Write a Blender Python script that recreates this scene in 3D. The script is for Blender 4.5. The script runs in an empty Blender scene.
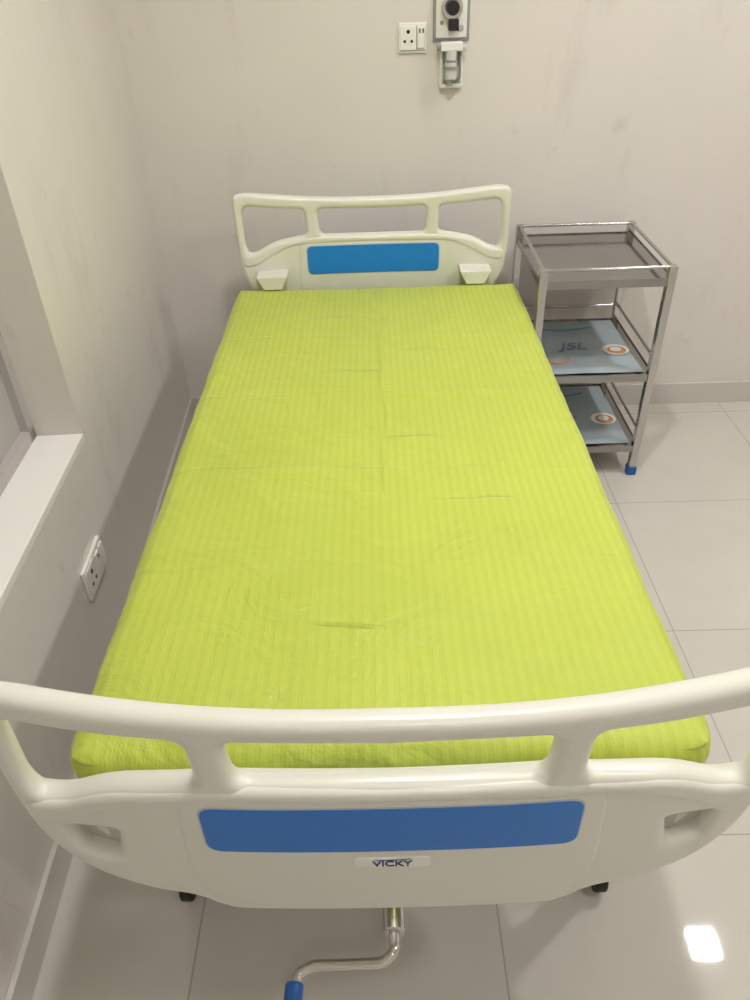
import bpy, bmesh, math, random
from mathutils import Vector, Matrix, noise
random.seed(3)
S=bpy.context.scene
COL=S.collection
try:
    S.view_settings.view_transform='Standard'
    S.view_settings.look='None'
except Exception as e: print(e)

# ---------------------------------------------------------------- materials
def srgb(r,g,b):
    f=lambda c:(c/255/12.92) if c/255<=0.04045 else ((c/255+0.055)/1.055)**2.4
    return (f(r),f(g),f(b),1)
def mat(name,col,rough=0.5,metal=0.0,noise_amt=0.05,nscale=6,bump=0.0,bscale=40,spec=0.5,coat=0):
    m=bpy.data.materials.new(name); m.use_nodes=True
    nt=m.node_tree; N=nt.nodes; L=nt.links
    b=N['Principled BSDF']; b.inputs['Roughness'].default_value=rough
    b.inputs['Metallic'].default_value=metal
    b.inputs['Specular IOR Level'].default_value=spec
    b.inputs['Coat Weight'].default_value=coat
    tc=N.new('ShaderNodeTexCoord')
    n=N.new('ShaderNodeTexNoise'); n.inputs['Scale'].default_value=nscale; n.inputs['Detail'].default_value=4
    L.new(tc.outputs['Object'],n.inputs['Vector'])
    mx=N.new('ShaderNodeMix'); mx.data_type='RGBA'
    mx.inputs[6].default_value=tuple(c*(1-noise_amt) for c in col[:3])+(1,)
    mx.inputs[7].default_value=tuple(min(1,c*(1+noise_amt)) for c in col[:3])+(1,)
    L.new(n.outputs['Fac'],mx.inputs[0]); L.new(mx.outputs[2],b.inputs['Base Color'])
    if bump>0:
        n2=N.new('ShaderNodeTexNoise'); n2.inputs['Scale'].default_value=bscale; n2.inputs['Detail'].default_value=3
        L.new(tc.outputs['Object'],n2.inputs['Vector'])
        bp=N.new('ShaderNodeBump'); bp.inputs['Strength'].default_value=bump; bp.inputs['Distance'].default_value=0.01
        L.new(n2.outputs['Fac'],bp.inputs['Height']); L.new(bp.outputs['Normal'],b.inputs['Normal'])
    return m
def wall_mat():
    m=mat('wall_paint',srgb(224,219,213),0.24,0,0.06,2.6,0.30,3.2,0.5)
    nt=m.node_tree;N=nt.nodes;L=nt.links;b=N['Principled BSDF']
    src=b.inputs['Base Color'].links[0].from_socket
    tc=N.new('ShaderNodeTexCoord')
    for sc,scale,lo,hi,dark in (((3.2,3.2,0.9),1.6,.56,.80,(.86,.845,.835,1)),((1,1,1),9.0,.62,.76,(.90,.885,.87,1))):
        mp=N.new('ShaderNodeMapping'); mp.inputs['Scale'].default_value=sc
        L.new(tc.outputs['Object'],mp.inputs[0])
        n=N.new('ShaderNodeTexNoise'); n.inputs['Scale'].default_value=scale; n.inputs['Detail'].default_value=6; n.inputs['Roughness'].default_value=.65
        L.new(mp.outputs[0],n.inputs['Vector'])
        cr=N.new('ShaderNodeValToRGB'); cr.color_ramp.elements[0].position=lo; cr.color_ramp.elements[0].color=(1,1,1,1)
        cr.color_ramp.elements[1].position=hi; cr.color_ramp.elements[1].color=dark
        L.new(n.outputs['Fac'],cr.inputs[0])
        mx=N.new('ShaderNodeMix'); mx.data_type='RGBA'; mx.blend_type='MULTIPLY'; mx.inputs[0].default_value=1
        L.new(src,mx.inputs[6]); L.new(cr.outputs[0],mx.inputs[7]); src=mx.outputs[2]
    L.new(src,b.inputs['Base Color'])
    return m
M_wall=wall_mat()
M_trim=mat('skirting_tile',srgb(208,204,198),0.22,0,0.03,4)
M_ceil=mat('ceiling_paint',srgb(238,236,232),0.8)
M_sill=mat('sill_marble',srgb(236,234,230),0.3,0,0.03,5)
M_pane=mat('window_blind',srgb(182,177,176),0.5,0,0.03,3)
M_plast=mat('cream_plastic',srgb(224,224,214),0.28,0,0.015,5)
M_plast2=mat('cream_plastic_shaded',srgb(190,190,181),0.4,0,0.015,5)  # same cream plastic, darkened so the shade of recesses is in its colour
M_blueF=mat('blue_insert_foot',srgb(36,118,206),0.42,0,0.03,30,0.05,200)
M_blueH=mat('blue_insert_head',srgb(14,130,222),0.42,0,0.03,30,0.05,200)
M_steel=mat('stainless_steel',(0.56,0.55,0.54,1),0.15,1.0,0.05,8)
M_tray=mat('brushed_steel_sheet',(0.36,0.355,0.35,1),0.12,1.0,0.08,8)
M_chrome=mat('chrome',(0.68,0.66,0.64,1),0.12,1.0,0.04,8)
M_frame=mat('frame_powdercoat',srgb(190,190,184),0.4,0,0.03,8)
M_black=mat('black_rubber',srgb(28,28,30),0.5,0,0.05,8)
M_white=mat('white_plastic',srgb(236,236,230),0.3,0,0.01,8)
M_grey=mat('grey_plastic',srgb(150,150,148),0.35,0,0.02,8)
M_clear=mat('frosted_plastic',srgb(205,208,205),0.15,0,0.05,20)
M_bgrip=mat('blue_grip',srgb(25,90,170),0.4,0,0.05,20)
M_film=mat('shelf_film',srgb(170,184,192),0.14,0,0.20,5,0.45,8)
M_orange=mat('orange_print',srgb(208,150,104),0.25,0,0.02,8)
M_pblue=mat('pale_blue_print',srgb(110,158,190),0.25,0,0.02,8)
M_navy=mat('navy_print',srgb(35,55,110),0.4,0,0.02,8)
M_slate=mat('slate_print',srgb(84,104,132),0.3,0,0.02,8)
M_glass=mat('label_white',srgb(238,238,232),0.3,0,0.02,8)

def sheet_mat():
    m=bpy.data.materials.new('lime_striped_sheet'); m.use_nodes=True
    nt=m.node_tree;N=nt.nodes;L=nt.links
    b=N['Principled BSDF']
    tc=N.new('ShaderNodeTexCoord'); sp=N.new('ShaderNodeSeparateXYZ')
    L.new(tc.outputs['Object'],sp.inputs[0])
    def M(op,a,bb=None):
        n=N.new('ShaderNodeMath');n.operation=op
        for i,v in enumerate((a,bb)):
            if v is None: continue
            if isinstance(v,(int,float)): n.inputs[i].default_value=v
            else: L.new(v,n.inputs[i])
        return n.outputs[0]
    s=M('SINE',M('MULTIPLY',sp.outputs['X'],2*math.pi/0.0185))
    st=M('ADD',M('MULTIPLY',s,1.6),0.5)
    cl=N.new('ShaderNodeClamp'); L.new(st,cl.inputs[0])
    nz=N.new('ShaderNodeTexNoise'); nz.inputs['Scale'].default_value=2.2; nz.inputs['Detail'].default_value=3
    L.new(tc.outputs['Object'],nz.inputs['Vector'])
    fade=M('MULTIPLY',cl.outputs[0],M('ADD',M('MULTIPLY',nz.outputs['Fac'],1.1),0.10))
    mx=N.new('ShaderNodeMix'); mx.data_type='RGBA'
    mx.inputs[6].default_value=srgb(188,203,76); mx.inputs[7].default_value=srgb(194,208,83)
    L.new(fade,mx.inputs[0])
    mx2=N.new('ShaderNodeMix'); mx2.data_type='RGBA'; mx2.blend_type='MULTIPLY'
    mx2.inputs[0].default_value=1
    L.new(mx.outputs[2],mx2.inputs[6])
    cr=N.new('ShaderNodeValToRGB'); cr.color_ramp.elements[0].position=0.3; cr.color_ramp.elements[0].color=(.93,.93,.90,1)
    cr.color_ramp.elements[1].position=0.7; cr.color_ramp.elements[1].color=(1,1,1,1)
    L.new(nz.outputs['Fac'],cr.inputs[0]); L.new(cr.outputs[0],mx2.inputs[7])
    L.new(mx2.outputs[2],b.inputs['Base Color'])
    r=M('ADD',M('MULTIPLY',cl.outputs[0],-0.15),0.58)
    L.new(r,b.inputs['Roughness'])
    b.inputs['Sheen Weight'].default_value=0.12
    n3=N.new('ShaderNodeTexNoise'); n3.inputs['Scale'].default_value=6; n3.inputs['Detail'].default_value=5
    n3.inputs['Distortion'].default_value=1.2
    L.new(tc.outputs['Object'],n3.inputs['Vector'])
    h=M('ADD',M('MULTIPLY',n3.outputs['Fac'],2.6),M('MULTIPLY',cl.outputs[0],0.06))
    nw=N.new('ShaderNodeTexNoise'); nw.inputs['Scale'].default_value=3.5; nw.inputs['Detail'].default_value=3
    L.new(tc.outputs['Object'],nw.inputs['Vector'])
    wob=M('MULTIPLY',M('SUBTRACT',nw.outputs['Fac'],0.5),0.07)
    def ridge(coord,c,w,amp,lo=None,other=None,half=None):
        d=M('DIVIDE',M('SUBTRACT',M('ADD',coord,wob),c),w)
        g=M('POWER',2.718,M('MULTIPLY',M('MULTIPLY',d,d),-1.0))
        g=M('MULTIPLY',g,amp)
        if other is not None:
            e=M('DIVIDE',M('SUBTRACT',other,lo),half)
            g=M('MULTIPLY',g,M('POWER',2.718,M('MULTIPLY',M('POWER',M('ABSOLUTE',e),4.0),-1.0)))
        return g
    X=sp.outputs['X'];Y=sp.outputs['Y']
    for a in (ridge(Y,.50,.006,.28),ridge(Y,.16,.006,.24),ridge(Y,-.18,.006,.30),ridge(Y,-.50,.006,.26),
              ridge(X,.012,.006,.42,.3,Y,.65),ridge(X,-.22,.005,.22,.3,Y,.6),ridge(X,.24,.005,.22,.2,Y,.6),
              ridge(Y,.27,.004,.9,-.07,X,.09),ridge(Y,-.66,.0035,.8,-.06,X,.055),ridge(Y,-.06,.0035,.8,.08,X,.06),ridge(Y,-.31,.004,.6,.20,X,.08),
              ridge(Y,.40,.005,.5,.15,X,.10),ridge(Y,.62,.005,.5,-.15,X,.12)):
        h=M('ADD',h,a)
    bp=N.new('ShaderNodeBump'); bp.inputs['Strength'].default_value=0.65; bp.inputs['Distance'].default_value=0.01
    L.new(h,bp.inputs['Height']); L.new(bp.outputs['Normal'],b.inputs['Normal'])
    return m
M_sheet=sheet_mat()

def floor_mat():
    m=bpy.data.materials.new('vitrified_tiles'); m.use_nodes=True
    nt=m.node_tree;N=nt.nodes;L=nt.links
    b=N['Principled BSDF']; b.inputs['Roughness'].default_value=0.035
    b.inputs['Specular IOR Level'].default_value=0.55
    tc=N.new('ShaderNodeTexCoord'); mp=N.new('ShaderNodeMapping')
    mp.inputs['Location'].default_value=(0.39+1.2,-0.87+1.2,0)
    L.new(tc.outputs['Object'],mp.inputs[0])
    br=N.new('ShaderNodeTexBrick'); br.offset=0; br.squash=1
    br.inputs['Scale'].default_value=1; br.inputs['Brick Width'].default_value=0.6; br.inputs['Row Height'].default_value=0.6
    br.inputs['Mortar Size'].default_value=0.002; br.inputs['Mortar Smooth'].default_value=0.3
    br.inputs['Color1'].default_value=srgb(209,205,198); br.inputs['Color2'].default_value=srgb(205,201,194)
    br.inputs['Mortar'].default_value=srgb(174,168,160)
    L.new(mp.outputs[0],br.inputs['Vector'])
    nz=N.new('ShaderNodeTexNoise'); nz.inputs['Scale'].default_value=3; nz.inputs['Detail'].default_value=6; nz.inputs['Distortion'].default_value=1.5
    L.new(tc.outputs['Object'],nz.inputs['Vector'])
    cr=N.new('ShaderNodeValToRGB'); cr.color_ramp.elements[0].color=(.90,.90,.89,1); cr.color_ramp.elements[1].color=(1.03,1.03,1.02,1)
    L.new(nz.outputs['Fac'],cr.inputs[0])
    mx=N.new('ShaderNodeMix'); mx.data_type='RGBA'; mx.blend_type='MULTIPLY'; mx.inputs[0].default_value=1
    L.new(br.outputs['Color'],mx.inputs[6]); L.new(cr.outputs[0],mx.inputs[7]); L.new(mx.outputs[2],b.inputs['Base Color'])
    return m
M_floor=floor_mat()
def emis(name,col,st):
    m=bpy.data.materials.new(name); m.use_nodes=True
    b=m.node_tree.nodes['Principled BSDF']
    b.inputs['Emission Color'].default_value=col; b.inputs['Emission Strength'].default_value=st
    b.inputs['Base Color'].default_value=(.9,.9,.9,1)
    return m
LEDC=(1.0,0.966,0.925,1)

# ---------------------------------------------------------------- mesh helpers
def finish(name,bm,m,parent=None,smooth=False,bevel=0,seg=3,angle=35):
    bmesh.ops.recalc_face_normals(bm,faces=bm.faces)
    me=bpy.data.meshes.new(name); bm.to_mesh(me); bm.free()
    ob=bpy.data.objects.new(name,me); COL.objects.link(ob)
    if m: me.materials.append(m)
    if bevel>0:
        md=ob.modifiers.new('bev','BEVEL'); md.width=bevel; md.segments=seg; md.limit_method='ANGLE'; md.angle_limit=math.radians(40)
    if smooth or bevel>0:
        for p in me.polygons: p.use_smooth=True
        try: me.set_sharp_from_angle(angle=math.radians(angle))
        except Exception: pass
    if parent: ob.parent=parent; ob.matrix_parent_inverse=parent.matrix_world.inverted()
    return ob
def bbox(bm,lo,hi,T=None):
    r=bmesh.ops.create_cube(bm,size=1)
    for v in r['verts']:
        v.co=Vector([lo[i]+(v.co[i]+.5)*(hi[i]-lo[i]) for i in range(3)])
        if T: v.co=T@v.co
def box(name,lo,hi,m,parent=None,bevel=0.0,T=None,seg=3):
    bm=bmesh.new(); bbox(bm,lo,hi,T)
    return finish(name,bm,m,parent,bevel=bevel,seg=seg)
def bcyl(bm,p1,p2,r,seg=20,r2=None):
    p1=Vector(p1);p2=Vector(p2);d=p2-p1
    q=Vector((0,0,1)).rotation_difference(d.normalized()).to_matrix().to_4x4()
    bmesh.ops.create_cone(bm,cap_ends=True,segments=seg,radius1=r,radius2=r if r2 is None else r2,depth=d.length,
        matrix=Matrix.Translation((p1+p2)/2)@q)
def cyl(name,p1,p2,r,m,parent=None,seg=24,r2=None,bevel=0):
    bm=bmesh.new(); bcyl(bm,p1,p2,r,seg,r2)
    return finish(name,bm,m,parent,smooth=True,bevel=bevel)
def empty(name,loc):
    e=bpy.data.objects.new(name,None); e.location=loc; e.empty_display_size=.1; COL.objects.link(e)
    bpy.context.view_layer.update()
    return e
def curve_to_mesh(cu,name,m,parent,T=None,smooth=True,bend=0,ang=50):
    o=bpy.data.objects.new('tmp',cu); COL.objects.link(o)
    bpy.context.view_layer.update()
    dg=bpy.context.evaluated_depsgraph_get()
    me=bpy.data.meshes.new_from_object(o.evaluated_get(dg))
    bpy.data.objects.remove(o); 
    if T: me.transform(T)
    if bend:
        bm=bmesh.new(); bm.from_mesh(me)
        bmesh.ops.remove_doubles(bm,verts=bm.verts,dist=1e-6)
        for k in range(-15,16):
            bmesh.ops.bisect_plane(bm,geom=bm.verts[:]+bm.edges[:]+bm.faces[:],dist=1e-6,plane_co=(k*.03,0,0),plane_no=(1,0,0))
        for v in bm.verts: v.co.y+=bend*(abs(v.co.x)/.43)**2.5
        bm.to_mesh(me); bm.free()
    me.materials.clear(); me.materials.append(m)
    ob=bpy.data.objects.new(name,me); COL.objects.link(ob)
    for p in me.polygons: p.use_smooth=smooth
    try: me.set_sharp_from_angle(angle=math.radians(ang))
    except Exception: pass
    if parent: ob.parent=parent; ob.matrix_parent_inverse=parent.matrix_world.inverted()
    return ob
def tube(name,pts,r,m,parent,fil=0.02,closed=False):
    P=[Vector(p) for p in pts]; out=[]
    n=len(P)
    for i,p in enumerate(P):
        if not closed and i in (0,n-1): out.append(p); continue
        a=P[(i-1)%n]; c=P[(i+1)%n]
        da=(a-p); dc=(c-p); t=min(fil,da.length*.45,dc.length*.45)
        s=p+da.normalized()*t; e=p+dc.normalized()*t
        for k in range(7):
            u=k/6; out.append((1-u)**2*s+2*u*(1-u)*p+u*u*e)
    cu=bpy.data.curves.new(name,'CURVE'); cu.dimensions='3D'; cu.bevel_depth=r; cu.bevel_resolution=4; cu.use_fill_caps=True
    sp=cu.splines.new('POLY'); sp.points.add(len(out)-1)
    for i,p in enumerate(out): sp.points[i].co=(*p,1)
    sp.use_cyclic_u=closed
    return curve_to_mesh(cu,name,m,parent)
def fillet(pts):
    out=[];n=len(pts)
    for i in range(n):
        p=Vector(pts[i][:2]); r=pts[i][2]
        a=Vector(pts[(i-1)%n][:2]); c=Vector(pts[(i+1)%n][:2])
        da=a-p; dc=c-p
        t=min(r,da.length*.49,dc.length*.49)
        if t<1e-5: out.append(p); continue
        s=p+da.normalized()*t; e=p+dc.normalized()*t
        for k in range(9):
            u=k/8; out.append((1-u)**2*s+2*u*(1-u)*p+u*u*e)
    return out
def mirror(half):
    return half+[(-x,z,r) for (x,z,r) in reversed(half) if abs(x)>1e-6]
def plate(name,loops,thick,bev,m,parent,y,sx=1.0,dx=0.0,bend=0,dz=0.0):
    cu=bpy.data.curves.new(name,'CURVE'); cu.dimensions='2D'; cu.fill_mode='BOTH'
    cu.extrude=max(thick/2-bev,0.0002); cu.bevel_depth=bev; cu.bevel_resolution=5; cu.offset=-bev
    for lp in loops:
        pts=fillet(lp)
        sp=cu.splines.new('POLY'); sp.points.add(len(pts)-1)
        for i,p in enumerate(pts): sp.points[i].co=(p.x*sx+dx,p.y+dz,0,1)
        sp.use_cyclic_u=True
    T=Matrix.Translation((0,y,0))@Matrix.Rotation(math.pi/2,4,'X')
    return curve_to_mesh(cu,name,m,parent,T,bend=bend)

# ---------------------------------------------------------------- room
YW=2.76; ZC=2.8; XR=3.0; YF=-1.6
CX=-0.785; ANG=math.radians(2.3)
TL=Matrix.Translation((CX,YW,0))@Matrix.Rotation(ANG,4,'Z')
box('floor',(-1.4,YF-.2,-.1),(XR+.2,YW+.2,0),M_floor)
box('ceiling',(-1.4,YF-.2,ZC),(XR+.2,YW+.2,ZC+.1),M_ceil)
box('wall_back',(-1.2,YW,0),(XR+.2,YW+.2,ZC),M_wall)
box('wall_right',(XR,YF,0),(XR+.2,YW,ZC),M_wall)
box('wall_front',(-1.2,YF-.2,0),(XR+.2,YF,ZC),M_wall)
s0=1.165; s1=2.75; zs=.625; zt=1.95
bm=bmesh.new()
bbox(bm,(-.25,-s0,0),(0,0.05,ZC),TL)
bbox(bm,(-.25,-s1,0),(0,-s0,zs-.02),TL)
bbox(bm,(-.25,-s1,zt),(0,-s0,ZC),TL)
bbox(bm,(-.25,-4.36,0),(0,-s1,ZC),TL)
finish('wall_left',bm,M_wall)
box('trim_1',(-.125,-s1,zs-.02),(0.002,-s0,zs),M_sill,None,0.002,TL)
w=empty('window_1',TL@Vector((-.12,-(s0+s1)/2,1.2)))
box('pane',(-.145,-s1,zs),(-.132,-s0,zt),M_pane,w,0,TL)
bm=bmesh.new()
for a,b in (((-.132,-s1,zs),(-.112,-s0,zs+.03)),((-.132,-s1,zt-.03),(-.112,-s0,zt)),((-.132,-s0-.03,zs),(-.112,-s0,zt)),((-.132,-s1,zs),(-.112,-s1+.03,zt)),((-.132,-(s0+s1)/2-.02,zs),(-.115,-(s0+s1)/2+.02,zt))):
    bbox(bm,a,b,TL)
finish('frame',bm,M_pane,w)
box('baseboard_back',(CX,YW-.012,0),(XR,YW,.092),M_trim,None,.002)
box('baseboard_left',(0,-4.3,0),(.012,0,.092),M_trim,None,.002,TL)
box('baseboard_right',(XR-.012,YF,0),(XR,YW-.012,.092),M_trim,None,.002)

def downlight(x,y,st):
    h=.07
    e=empty('ceiling_downlight',(x,y,ZC))
    bm=bmesh.new()
    for a,b in (((x-.09,y-.09,ZC-.012),(x-h,y+.09,ZC)),((x+h,y-.09,ZC-.012),(x+.09,y+.09,ZC)),((x-h,y-.09,ZC-.012),(x+h,y-h,ZC)),((x-h,y+h,ZC-.012),(x+h,y+.09,ZC))):
        bbox(bm,a,b)
    finish('bezel',bm,M_white,e)
    box('led',(x-h,y-h,ZC-.006),(x+h,y+h,ZC),emis('led_panel',LEDC,st*1.3),e)
downlight(1.66,1.8,290); downlight(.15,1.24,295); downlight(1.66,.1,180); downlight(.15,-.7,85)

# ---------------------------------------------------------------- bed
bed=empty('hospital_bed',(0,1.5,0))
YFB=.505; YHB=2.510
HS=.958; HD=-.008
def board(prefix,y,blue,sx,dx,bend,dz):
    outline=mirror([(0,.919,0),(.10,.919,.05),(.22,.925,.06),(.34,.938,.06),(.415,.948,.03),(.462,.944,.035),(.464,.87,.05),(.462,.76,.06),
             (.452,.670,.05),(.405,.595,.045),(.33,.558,.03),(.265,.548,.02),(.232,.520,.02),(0,.520,0)])
    mid=mirror([(0,.884,0),(.186,.888,.022),(.180,.805,.022),(0,.805,0)])
    side=[(.228,.889,.02),(.30,.893,.04),(.434,.909,.03),(.437,.785,.03),(.428,.757,.02),(.40,.759,.03),(.34,.790,.05),(.224,.808,.015)]
    sidel=[(-x,z,r) for x,z,r in side]
    P=lambda n,l,t,b,m: plate(prefix+n,l,t,b,m,bed,y,sx,dx,bend,dz)
    loops=[outline,mid,side,sidel]
    if prefix=='footboard':
        for q in (-1,1):
            loops.append([(q*.340,.704,.010),(q*.404,.704,.010),(q*.394,.648,.010),(q*.354,.638,.010)])
        pb=[[(q*.31,.73,.01),(q*.425,.73,.01),(q*.415,.63,.01),(q*.33,.62,.01)] for q in (-1,1)]
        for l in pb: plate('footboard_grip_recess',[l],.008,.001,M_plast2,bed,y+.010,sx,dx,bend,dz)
    P('_shell',loops,.034,.0145,M_plast)
    belt=mirror([(0,.801,0),(.20,.804,.03),(.34,.786,.06),(.40,.754,.03),(.452,.754,.03),(.448,.712,.04),(.40,.716,.05),(.33,.753,.06),(.27,.776,.03),(0,.779,0)])
    P('_belt',[belt],.041,.0108,M_plast)
    cp=mirror([(0,.784,0),(.255,.782,.03),(.262,.61,.05),(.226,.526,.02),(0,.526,0)])
    P('_center_panel',[cp],.037,.005,M_plast)
    rim=mirror([(0,.775,0),(.231,.775,.022),(.231,.676,.022),(0,.676,0)])
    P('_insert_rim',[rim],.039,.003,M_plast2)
    ins=mirror([(0,.772,0),(.228,.772,.02),(.228,.679,.02),(0,.679,0)])
    P('_blue_insert',[ins],.042,.002,blue)
board('footboard',YFB,M_blueF,1.0,0.0,.028,0)
board('headboard',YHB,M_blueH,HS,HD,-.028,.010)
def wedge(name,x,y0,y1,z0,z1,w0,w1,m):
    bm=bmesh.new()
    v=[bm.verts.new(p) for p in ((x-w0,y0,z0),(x+w0,y0,z0),(x+w0*.9,y1,z0),(x-w0*.9,y1,z0),(x-w1,y0,z1),(x+w1,y0,z1),(x+w1,y1,z1),(x-w1,y1,z1))]
    for f in ((0,1,2,3),(4,5,6,7),(0,1,5,4),(1,2,6,5),(2,3,7,6),(3,0,4,7)): bm.faces.new([v[i] for i in f])
    return finish(name,bm,m,bed,bevel=.004)
for sx in (-1,1):
    wedge('headboard_bracket',sx*.335-.008,YHB-.100,YHB-.020,.665,.710,.030,.052,M_plast)
    wedge('footboard_bracket',sx*.335,YFB+.025,YFB+.085,.635,.672,.030,.050,M_plast)
lb=mirror([(0,.662,0),(.048,.662,.006),(.048,.640,.006),(0,.640,0)])
plate('footboard_label',[lb],.040,.0008,M_glass,bed,YFB)
cu=bpy.data.curves.new('lbl','FONT'); cu.body='VICKY'; cu.size=.0175; cu.align_x='CENTER'; cu.extrude=.0004; cu.offset=.0003
curve_to_mesh(cu,'footboard_label_text',M_navy,bed,Matrix.Translation((0,YFB-.0204,.6435))@Matrix.Rotation(math.pi/2,4,'X'))
tube('footboard_label_swoosh',[(-.022,YFB-.0203,.6585),(0,YFB-.0205,.6575),(.024,YFB-.0203,.660)],.0005,M_navy,bed)

def mattress():
    bm=bmesh.new(); bmesh.ops.create_cube(bm,size=2)
    bmesh.ops.subdivide_edges(bm,edges=bm.edges[:],cuts=110,use_grid_fill=True)
    hx,hy,hz=.475,.914,.053; r=.042
    for v in bm.verts:
        c=v.co
        f=lambda t:math.copysign(1-(1-abs(t))**1.35,t)
        p=Vector((f(c.x)*hx,f(c.y)*hy,c.z*hz))
        R=.060
        qx=max(-hx+R,min(hx-R,p.x)); qy=max(-hy+R,min(hy-R,p.y))
        dx,dy=p.x-qx,p.y-qy
        if abs(dx)>1e-7 and abs(dy)>1e-7:
            l=max(abs(dx),abs(dy)); dd=math.hypot(dx,dy); p.x=qx+dx/dd*l; p.y=qy+dy/dd*l
        ex=max(0,abs(p.x)-(hx-r)); ey=max(0,abs(p.y)-(hy-r)); ez=max(0,abs(p.z)-(hz-r))
        rad=max(ex,ey)
        if rad>0 and ez>0:
            l=max(rad,ez); dd=math.hypot(rad,ez); k=l/dd
            if ex>0: p.x=math.copysign(hx-r+ex*k,p.x)
            if ey>0: p.y=math.copysign(hy-r+ey*k,p.y)
            p.z=math.copysign(hz-r+ez*k,p.z)
        n1=noise.noise(Vector((p.x*5,p.y*5,p.z*10)))
        n2=noise.noise(Vector((p.x*14,p.y*9,7)))
        edge=max(abs(p.x)/hx,abs(p.y)/hy)
        if p.z>0: p.z+=.0035*n1+.0022*n2+.005*(1-edge**4)
        if abs(p.x)>hx-.03: p.x+=math.copysign(1,p.x)*(.004*noise.noise(Vector((3,p.y*8,p.z*9)))+.002*noise.noise(Vector((3,p.y*30,p.z*30))))
        if abs(p.y)>hy-.03: p.y+=math.copysign(1,p.y)*.005*noise.noise(Vector((p.x*9,5,p.z*9)))
        v.co=p
    ob=finish('mattress',bm,M_sheet,None,smooth=True,angle=80)
    ob.location=(0,1.540,.607)
    bpy.context.view_layer.update()
    ob.parent=bed; ob.matrix_parent_inverse=bed.matrix_world.inverted()
mattress()
box('deck',(-.44,.64,.538),(.44,2.44,.556),M_frame,bed,.003)
for sx in (-1,1):
    box('side_rail',(sx*.460-.015,.66,.485),(sx*.460+.015,2.44,.545),M_frame,bed,.005)
    for yy in (.790,2.30):
        box('leg',(sx*.42-.02,yy-.02,.10),(sx*.42+.02,yy+.02,.50),M_frame,bed,.005)
        cyl('caster_wheel',(sx*.42-.012,yy-.012,.04),(sx*.42+.012,yy-.012,.04),.04,M_black,bed,28,bevel=.004)
        wedge('caster_fork',sx*.42,yy-.02,yy+.02,.045,.105,.018,.018,M_steel)
for yy in (.66,1.2,1.8,2.40): box('cross_member',(-.45,yy-.018,.49),(.45,yy+.018,.536),M_frame,bed,.004)
for yy in (.80,2.30): box('leg_brace',(-.40,yy-.012,.30),(.40,yy+.012,.33),M_frame,bed,.004)
for sx in (-1,1):
    for y0,y1 in ((YFB+.012,.66),(2.40,YHB-.012)):
        box('board_mount',(sx*.20-.02,y0,.528),(sx*.20+.02,y1,.552),M_frame,bed,.003)
zc=.395
box('crank_hanger',(-.02,.63,.385),(.02,.67,.50),M_frame,bed,.003)
cyl('crank_screw',(0,1.2,.42),(0,.60,zc),.011,M_steel,bed)
cyl('crank_socket',(0,.645,zc),(0,.512,zc),.0165,M_chrome,bed,28,bevel=.003)
tube('crank_arm',[(0,.52,zc),(0,.487,zc-.004),(-.018,.476,zc-.012),(-.125,.478,zc-.020),(-.142,.470,zc-.026),(-.147,.440,zc-.028)],.0078,M_chrome,bed,.018)
cyl('crank_grip',(-.147,.458,zc-.027),(-.151,.345,zc-.030),.0135,M_bgrip,bed,24,bevel=.004)

# ---------------------------------------------------------------- trolley
tr=empty('instrument_trolley',(.71,2.48,0))
x0,x1,y0,y1=.513,.906,2.25,2.70
L4=[(x0,y0),(x1,y0),(x1,y1),(x0,y1)]
for i,(a,b) in enumerate(L4):
    box('leg_%d'%(i+1),(a-.0125,b-.0125,.03),(a+.0125,b+.0125,.766),M_steel,tr,.002)
    box('foot_%d'%(i+1),(a-.016,b-.016,0),(a+.016,b+.016,.035),M_bgrip,tr,.003)
def shelf(n,z,m):
    bm=bmesh.new()
    bbox(bm,(x0-.006,y0-.006,z-.003),(x1+.006,y1+.006,z))
    bbox(bm,(x0-.006,y0-.009,z-.022),(x1+.006,y0-.006,z+.004)); bbox(bm,(x0-.006,y1+.006,z-.022),(x1+.006,y1+.009,z+.004))
    bbox(bm,(x0-.009,y0-.009,z-.022),(x0-.006,y1+.009,z+.004)); bbox(bm,(x1+.006,y0-.009,z-.022),(x1+.009,y1+.009,z+.004))
    finish('shelf_%d'%n,bm,m,tr)
shelf(1,.726,M_tray); shelf(2,.400,M_tray); shelf(3,.120,M_tray)
tube('top_rail',[(x0,y0,.762),(x1,y0,.762),(x1,y1,.762),(x0,y1,.762)],.0055,M_steel,tr,.008,closed=True)
for z,n in ((.460,2),(.180,3)):
    tube('rail_right_%d'%n,[(x1,y0,z),(x1,y1,z)],.005,M_steel,tr)
    tube('rail_left_%d'%n,[(x0,y0,z),(x0,y1,z)],.005,M_steel,tr)
    tube('rail_back_%d'%n,[(x0,y1,z),(x1,y1,z)],.005,M_steel,tr)
def film(n,z):
    bm=bmesh.new()
    bmesh.ops.create_grid(bm,x_segments=30,y_segments=30,size=.5)
    for v in bm.verts:
        v.co=Vector((x0+.02+(v.co.x+.5)*(x1-x0-.04),y0+.012+(v.co.y+.5)*(y1-y0-.024),z+.0035+.002*noise.noise(v.co*5+Vector((n,0,0)))))
    finish('film_%d'%n,bm,M_film,tr,smooth=True)
film(2,.400); film(3,.120)
def disc(name,x,y,z,r,m,sx=1):
    bm=bmesh.new(); bmesh.ops.create_cone(bm,cap_ends=True,segments=32,radius1=r,radius2=r,depth=.0006,matrix=Matrix.Translation((x,y,z))@Matrix.Diagonal((sx,1,1,1)))
    finish(name,bm,m,tr)
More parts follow.
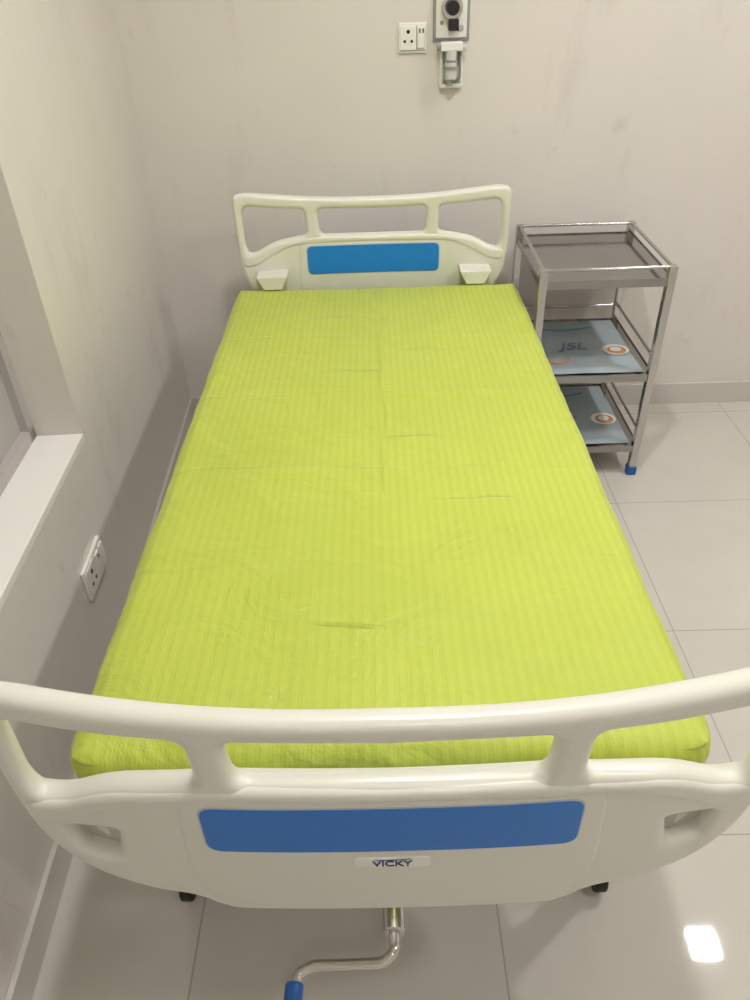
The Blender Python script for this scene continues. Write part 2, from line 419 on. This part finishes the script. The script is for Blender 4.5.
for z in (.400,.120):
    disc('print_ring',.835,2.43,z+.0064,.042,M_glass,1.1); disc('print_ring_in',.838,2.426,z+.0069,.030,M_orange,1.1)
    disc('print_dot',.836,2.432,z+.0074,.018,M_glass,1.1)
    cu=bpy.data.curves.new('t','FONT'); cu.body='JSL'; cu.size=.080; cu.align_x='CENTER'; cu.extrude=.0003; cu.shear=.3
    curve_to_mesh(cu,'print_text',M_slate,tr,Matrix.Translation((.690,2.44,z+.0066)))
    tube('print_swash',[(.575,2.42,z+.0066),(.58,2.35,z+.0066),(.63,2.33,z+.0066),(.66,2.37,z+.0066)],.004,M_orange,tr,.05)
    tube('print_swash_b',[(.60,2.62,z+.0066),(.70,2.60,z+.0066),(.80,2.63,z+.0066)],.0025,M_pblue,tr,.05)

# ---------------------------------------------------------------- back wall socket
so=empty('wall_socket',(.13,YW,1.34))
box('plate',(.090,YW-.009,1.296),(.180,YW,1.378),M_white,so,.003)
box('module',(.097,YW-.012,1.304),(.145,YW-.008,1.370),M_white,so,.002)
box('rocker',(.150,YW-.015,1.308),(.173,YW-.008,1.366),M_white,so,.003)
box('rocker_gap',(.1465,YW-.0095,1.304),(.1490,YW-.0085,1.370),M_grey,so)
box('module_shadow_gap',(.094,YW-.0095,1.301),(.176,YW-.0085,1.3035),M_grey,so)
for a,b,r in ((.121,1.354,.0055),(.110,1.328,.0042),(.132,1.328,.0042)):
    cyl('hole',(a,YW-.0126,b),(a,YW-.011,b),r,M_black,so,16)
for a in (.157,.167): box('rocker_mark',(a-.002,YW-.0156,1.350),(a+.002,YW-.0148,1.362),M_black,so)
g=empty('medical_gas_outlet',(.255,YW,1.39))
gx=.255
box('backplate',(gx-.057,YW-.008,1.325),(gx+.057,YW,1.480),M_grey,g,.003)
box('face',(gx-.048,YW-.014,1.334),(gx+.048,YW-.007,1.472),M_white,g,.003)
cyl('collar',(gx,YW-.03,1.415),(gx,YW-.012,1.415),.033,M_chrome,g,32,bevel=.002)
cyl('probe',(gx,YW-.060,1.415),(gx,YW-.028,1.415),.020,M_black,g,24,bevel=.003)
box('latch',(gx-.010,YW-.05,1.355),(gx+.020,YW-.014,1.385),M_black,g,.003)
cyl('indicator',(gx+.030,YW-.018,1.36),(gx+.030,YW-.012,1.36),.008,M_chrome,g)
cyl('indicator_b',(gx-.030,YW-.018,1.375),(gx-.030,YW-.012,1.375),.006,M_grey,g)
box('holder',(gx-.034,YW-.042,1.300),(gx+.036,YW-.006,1.326),M_white,g,.004)
cyl('knob_left',(gx-.045,YW-.03,1.313),(gx-.032,YW-.03,1.313),.013,M_grey,g,20)
cyl('knob_right',(gx+.034,YW-.03,1.308),(gx+.046,YW-.03,1.308),.010,M_clear,g,20)
cyl('neck',(gx,YW-.034,1.270),(gx,YW-.034,1.302),.017,M_clear,g,24)
cyl('body_tube',(gx,YW-.034,1.222),(gx,YW-.034,1.272),.019,M_clear,g,28,bevel=.003)
cyl('ring',(gx,YW-.034,1.250),(gx,YW-.034,1.260),.023,M_grey,g,28)
cyl('ring_b',(gx,YW-.034,1.272),(gx,YW-.034,1.277),.021,M_grey,g,28)
cyl('tip',(gx-.004,YW-.034,1.205),(gx-.004,YW-.034,1.225),.010,M_grey,g,20)
for nm,lo,hi in (('clip_left',(gx-.034,YW-.016,1.200),(gx-.024,YW,1.300)),('clip_right',(gx+.030,YW-.016,1.200),(gx+.040,YW,1.300)),('clip_bottom',(gx-.034,YW-.022,1.196),(gx+.040,YW,1.208))):
    box(nm,lo,hi,M_white,g,.003)
tube('hook',[(gx+.030,YW-.014,1.288),(gx+.030,YW-.040,1.268),(gx+.030,YW-.040,1.225),(gx+.012,YW-.03,1.212)],.003,M_grey,g,.02)

# ---------------------------------------------------------------- left wall socket
dz=.012
sl=empty('power_outlet',TL@Vector((0,-1.35,.345)))
box('plate',(0,-1.425,.288+dz),(.010,-1.275,.378+dz),M_white,sl,.003,TL)
box('module',(.009,-1.417,.296+dz),(.013,-1.352,.370+dz),M_white,sl,.002,TL)
box('rocker',(.009,-1.343,.300+dz),(.016,-1.316,.366+dz),M_white,sl,.002,TL)
box('rocker_b',(.009,-1.311,.300+dz),(.016,-1.284,.366+dz),M_white,sl,.002,TL)
for a,b,r in ((-1.384,.352,.0065),(-1.398,.322,.005),(-1.370,.322,.005)):
    cyl('hole',TL@Vector((.0125,a,b+dz)),TL@Vector((.0138,a,b+dz)),r,M_black,sl,16)
box('rocker_line',(.0095,-1.3155,.300+dz),(.0105,-1.3115,.366+dz),M_grey,sl,0,TL)
box('rocker_mark',(.0155,-1.332,.350+dz),(.0165,-1.327,.360+dz),M_black,sl,0,TL)

# ---------------------------------------------------------------- world + camera
wd=bpy.data.worlds.new('world'); S.world=wd; wd.use_nodes=True
wd.node_tree.nodes['Background'].inputs[0].default_value=(.8,.82,.85,1); wd.node_tree.nodes['Background'].inputs[1].default_value=.3

cam=bpy.data.cameras.new('camera'); co=bpy.data.objects.new('camera',cam); COL.objects.link(co)
cam.sensor_width=36; cam.lens=27; cam.clip_start=.02
p=math.radians(36.6); yw=math.radians(0.7); ro=math.radians(2.0)
fw=Vector((-math.sin(yw)*math.cos(p),math.cos(yw)*math.cos(p),-math.sin(p)))
r0=fw.cross(Vector((0,0,1))).normalized(); u0=r0.cross(fw)
rr=r0*math.cos(ro)-u0*math.sin(ro); uu=u0*math.cos(ro)+r0*math.sin(ro)
R=Matrix((rr,uu,-fw)).transposed().to_4x4()
co.matrix_world=Matrix.Translation((0,0,1.58))@R
S.camera=co
